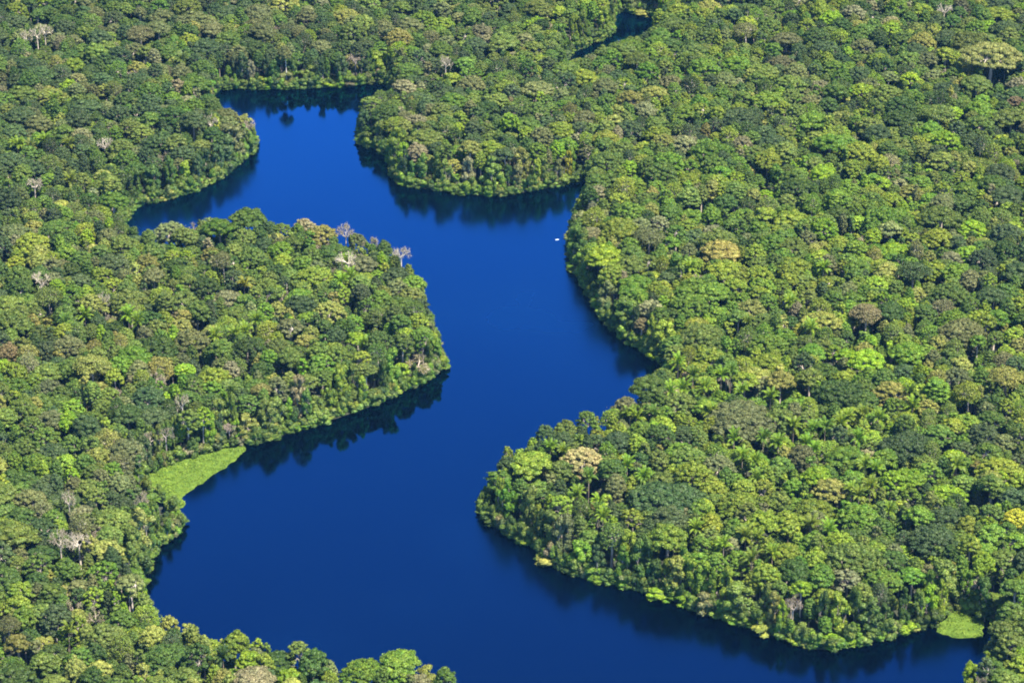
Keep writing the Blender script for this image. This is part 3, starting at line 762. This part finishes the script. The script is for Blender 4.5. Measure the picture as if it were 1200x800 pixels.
# ------------------------------------------------------------------ small white skiff on the water near the wooded right shore
def skiff():
    x, y, _ = unproject(653, 281, 0)
    root = bpy.data.objects.new('skiff', None); C.objects.link(root)
    root.location = (x, y, 0); root.rotation_euler = (0, 0, R_(12)); root.scale = (.6, .6, .6)
    root['label'] = 'tiny white skiff alone on the open blue water'; root['category'] = 'boat'
    m, nt, N, L = new_mat('white_hull'); out = N.new('ShaderNodeOutputMaterial'); bs = N.new('ShaderNodeBsdfPrincipled')
    bs.inputs['Base Color'].default_value = (.6, .62, .62, 1); bs.inputs['Roughness'].default_value = .4; L.new(bs.outputs[0], out.inputs[0])
    S = 9; V = []; 
    for i in range(S):
        t = i / (S - 1); w = .62 * math.sin(math.pi * min(1, .22 + t * .78)) ** .6 * (1 if t < .98 else .12); X = -1.7 + 3.4 * t; sh = .18 * t * t
        V += [(X, -w, .42 + sh), (X, -w * .75, .0), (X, 0, -.12 + .1 * t), (X, w * .75, .0), (X, w, .42 + sh), (X, w * .86, .40 + sh), (X, w * .6, .1), (X, -w * .6, .1), (X, -w * .86, .40 + sh)]
    F = [(i * 9 + j, i * 9 + (j + 1) % 9, (i + 1) * 9 + (j + 1) % 9, (i + 1) * 9 + j) for i in range(S - 1) for j in range(9)]
    mb = MB(); mb.mesh(np.array(V), F); tr = np.array(V[:9]); mb.mesh(np.vstack([tr, tr.mean(0)]), [(i, (i + 1) % 9, 9) for i in range(9)])
    o = bpy.data.objects.new('hull', mb.data('hull', [m])); o.parent = root; C.objects.link(o)
    for X in (-.6, .5):
        mb = MB(); b = np.array([[sx * .13 + X, sy * .5, .27 + sz * .02] for sx in (-1, 1) for sy in (-1, 1) for sz in (-1, 1)])
        mb.mesh(b, [(0, 1, 3, 2), (4, 6, 7, 5), (0, 4, 5, 1), (2, 3, 7, 6), (0, 2, 6, 4), (1, 5, 7, 3)])
        o = bpy.data.objects.new('bench', mb.data('bench', [m])); o.parent = root; C.objects.link(o)
skiff()

# ------------------------------------------------------------------ ground and water
def ground():
    xs = np.concatenate([[-6000, -3000, -1500, -900], np.arange(-640, 641, 5.0), [900, 1500, 3000, 6000]])
    ys = np.concatenate([[-2500, -800, 0, 500, 850], np.arange(1000, 2301, 5.0), [2500, 3000, 4500, 8000, 12000]])
    X, Y = np.meshgrid(xs, ys); P = np.stack([X.ravel(), Y.ravel()], 1)
    s = sdist(P)
    z = np.where(s > 0, np.minimum(1.1, .02 + s * .16), np.maximum(-3.5, s * .35))
    z += np.where(s > 12, .25 * np.sin(P[:, 0] * .05) * np.cos(P[:, 1] * .043), 0)
    md = np.zeros(len(P), bool)
    for dx in (-6, 0, 6):
        for dy in (-6, 0, 6): md |= in_meadow(P + np.array([dx, dy]))
    z = np.where(md, np.minimum(z, -.35), z)
    V = np.concatenate([P, z[:, None]], 1)
    nx, ny = len(xs), len(ys)
    I = np.arange(nx * ny).reshape(ny, nx)
    F = np.stack([I[:-1, :-1].ravel(), I[:-1, 1:].ravel(), I[1:, 1:].ravel(), I[1:, :-1].ravel()], 1)
    m, nt, N, L = new_mat('forest_floor')
    out = N.new('ShaderNodeOutputMaterial'); bs = N.new('ShaderNodeBsdfPrincipled'); bs.inputs['Roughness'].default_value = 1
    tc = N.new('ShaderNodeTexCoord'); no = N.new('ShaderNodeTexNoise'); no.inputs['Scale'].default_value = .35; no.inputs['Detail'].default_value = 6
    cr = N.new('ShaderNodeValToRGB'); cr.color_ramp.elements[0].color = (.016, .026, .011, 1); cr.color_ramp.elements[1].color = (.036, .034, .018, 1)
    L.new(tc.outputs['Object'], no.inputs['Vector']); L.new(no.outputs[0], cr.inputs[0]); L.new(cr.outputs[0], bs.inputs['Base Color']); L.new(bs.outputs[0], out.inputs[0])
    mb = MB(); mb.mesh(V, F)
    o = bpy.data.objects.new('ground', mb.data('ground', [m], True)); C.objects.link(o)
    o['kind'] = 'structure'; o['label'] = 'dark leafy forest floor under the trees'
ground()

def lake():
    m, nt, N, L = new_mat('dark_lake_water')
    out = N.new('ShaderNodeOutputMaterial')
    geo = N.new('ShaderNodeTexCoord')
    n1 = N.new('ShaderNodeTexNoise'); n1.inputs['Scale'].default_value = .9; n1.inputs['Detail'].default_value = 3
    mp = N.new('ShaderNodeMapping'); mp.inputs['Scale'].default_value = (1, .6, 1); mp.inputs['Rotation'].default_value = (0, 0, .4)
    L.new(geo.outputs['Object'], mp.inputs[0]); L.new(mp.outputs[0], n1.inputs['Vector'])
    # wind: calm beside the banks and in patches, ruffled elsewhere
    n2 = N.new('ShaderNodeTexNoise'); n2.inputs['Scale'].default_value = .006; n2.inputs['Detail'].default_value = 4
    L.new(geo.outputs['Object'], n2.inputs['Vector'])
    rr = N.new('ShaderNodeMapRange'); rr.inputs['From Min'].default_value = .38; rr.inputs['From Max'].default_value = .64
    rr.inputs['To Min'].default_value = .06; rr.inputs['To Max'].default_value = .28
    L.new(n2.outputs['Fac'], rr.inputs['Value'])
    bp = N.new('ShaderNodeBump'); bp.inputs['Distance'].default_value = .10
    bs_ = N.new('ShaderNodeMapRange'); bs_.inputs['From Min'].default_value = .40; bs_.inputs['From Max'].default_value = .66; bs_.inputs['To Min'].default_value = .08; bs_.inputs['To Max'].default_value = .55
    L.new(n2.outputs['Fac'], bs_.inputs['Value']); L.new(bs_.outputs[0], bp.inputs['Strength'])
    L.new(n1.outputs['Fac'], bp.inputs['Height'])
    gl = N.new('ShaderNodeBsdfGlossy'); gl.inputs['Color'].default_value = WATER_GLOSS; L.new(rr.outputs[0], gl.inputs['Roughness']); L.new(bp.outputs[0], gl.inputs['Normal'])
    di = N.new('ShaderNodeBsdfDiffuse'); di.inputs['Color'].default_value = WATER_BODY
    fr = N.new('ShaderNodeFresnel'); fr.inputs['IOR'].default_value = 1.20
    mx = N.new('ShaderNodeMixShader'); mu = N.new('ShaderNodeMath'); mu.operation = 'MULTIPLY'; mu.inputs[1].default_value = 4.9; mu.use_clamp = True; L.new(fr.outputs[0], mu.inputs[0]); L.new(mu.outputs[0], mx.inputs[0]); L.new(di.outputs[0], mx.inputs[1]); L.new(gl.outputs[0], mx.inputs[2])
    L.new(mx.outputs[0], out.inputs[0])
    lo = np.min([p.min(0) for p in POLYS], 0) - 12; hi = np.max([p.max(0) for p in POLYS], 0) + 12
    mb = MB(); mb.mesh(np.array([[lo[0], lo[1], 0], [hi[0], lo[1], 0], [hi[0], hi[1], 0], [lo[0], hi[1], 0]]), [(0, 1, 2, 3)])
    o = bpy.data.objects.new('lake', mb.data('lake', [m])); C.objects.link(o)
    o['kind'] = 'structure'; o['label'] = 'winding deep blue lake between the forested banks'
WATER_GLOSS = (.04, .34, 1, 1)
WATER_BODY = (.0001, .0003, .002, 1)
lake()

# ------------------------------------------------------------------ air
def haze(density):
    mb = MB(); x, y0, y1, z0, z1 = 6100, -2600, 12100, -5, 735
    b = np.array([[sx, sy, sz] for sx in (-x, x) for sy in (y0, y1) for sz in (z0, z1)], float)
    mb.mesh(b, [(0, 1, 3, 2), (4, 6, 7, 5), (0, 4, 5, 1), (2, 3, 7, 6), (0, 2, 6, 4), (1, 5, 7, 3)])
    m, nt, N, L = new_mat('haze_air')
    out = N.new('ShaderNodeOutputMaterial'); pv = N.new('ShaderNodeVolumePrincipled')
    pv.inputs['Color'].default_value = (.15, .45, 1, 1); pv.inputs['Density'].default_value = density; pv.inputs['Anisotropy'].default_value = 0
    L.new(pv.outputs[0], out.inputs['Volume'])
    o = bpy.data.objects.new('haze', mb.data('haze', [m])); C.objects.link(o)
    o['kind'] = 'stuff'; o['label'] = 'thin blue haze over the far forest'
HAZE = 1.1e-5
if HAZE: haze(HAZE)

# ------------------------------------------------------------------ light, sky, camera
SUN_EL, SUN_AZ = 60.0, 126.0     # azimuth the sun stands at, clockwise from the view direction (+Y): behind the camera
w = bpy.data.worlds.new('World'); SC.world = w; w.use_nodes = True
nt = w.node_tree; nt.nodes.clear()
wo = nt.nodes.new('ShaderNodeOutputWorld'); bg = nt.nodes.new('ShaderNodeBackground'); sk = nt.nodes.new('ShaderNodeTexSky')
sk.sky_type = 'NISHITA'; sk.sun_disc = False; sk.sun_elevation = R_(SUN_EL); sk.sun_rotation = R_(SUN_AZ); sk.altitude = 100; sk.air_density = 1.0; sk.dust_density = .6; sk.ozone_density = 4.0
bg.inputs['Strength'].default_value = .105
nt.links.new(sk.outputs[0], bg.inputs[0]); nt.links.new(bg.outputs[0], wo.inputs[0])
sd_ = Vector((math.sin(R_(SUN_AZ)) * math.cos(R_(SUN_EL)), math.cos(R_(SUN_AZ)) * math.cos(R_(SUN_EL)), math.sin(R_(SUN_EL))))
sl = bpy.data.lights.new('sun', 'SUN'); sl.energy = 5.0; sl.angle = R_(.53); sl.color = (1, .94, .81)
so = bpy.data.objects.new('sun', sl); so.rotation_euler = (-sd_).to_track_quat('-Z', 'Y').to_euler(); so.location = sd_ * 500; C.objects.link(so)

cam = bpy.data.cameras.new('camera'); cam.sensor_fit = 'HORIZONTAL'; cam.angle = 2 * math.atan(TH); cam.clip_start = 1; cam.clip_end = 30000
co = bpy.data.objects.new('camera', cam); co.location = (0, 0, CAM_H); co.rotation_euler = (R_(90 - DEP), 0, 0); C.objects.link(co)
SC.camera = co

SC.view_settings.view_transform = 'Standard'; SC.view_settings.look = 'None'; SC.view_settings.gamma = 1; SC.view_settings.use_curve_mapping = False
SC.view_settings.exposure = 1.72
cy = SC.cycles
cy.filter_width = 1.9; cy.max_bounces = 6; cy.diffuse_bounces = 2; cy.glossy_bounces = 2; cy.transmission_bounces = 2; cy.volume_bounces = 0; cy.transparent_max_bounces = 4
cy.sample_clamp_indirect = 4; cy.use_adaptive_sampling = False; cy.use_denoising = True; cy.denoiser = 'OPENIMAGEDENOISE'; cy.denoising_input_passes = 'RGB_ALBEDO_NORMAL'; cy.denoising_prefilter = 'ACCURATE'
print('TREES', len(TREES), 'solo', len(solo), 'mass', len(mass), 'low', len(low), {k: sum(t['kind'] == k for t in solo) for k in LOOK})
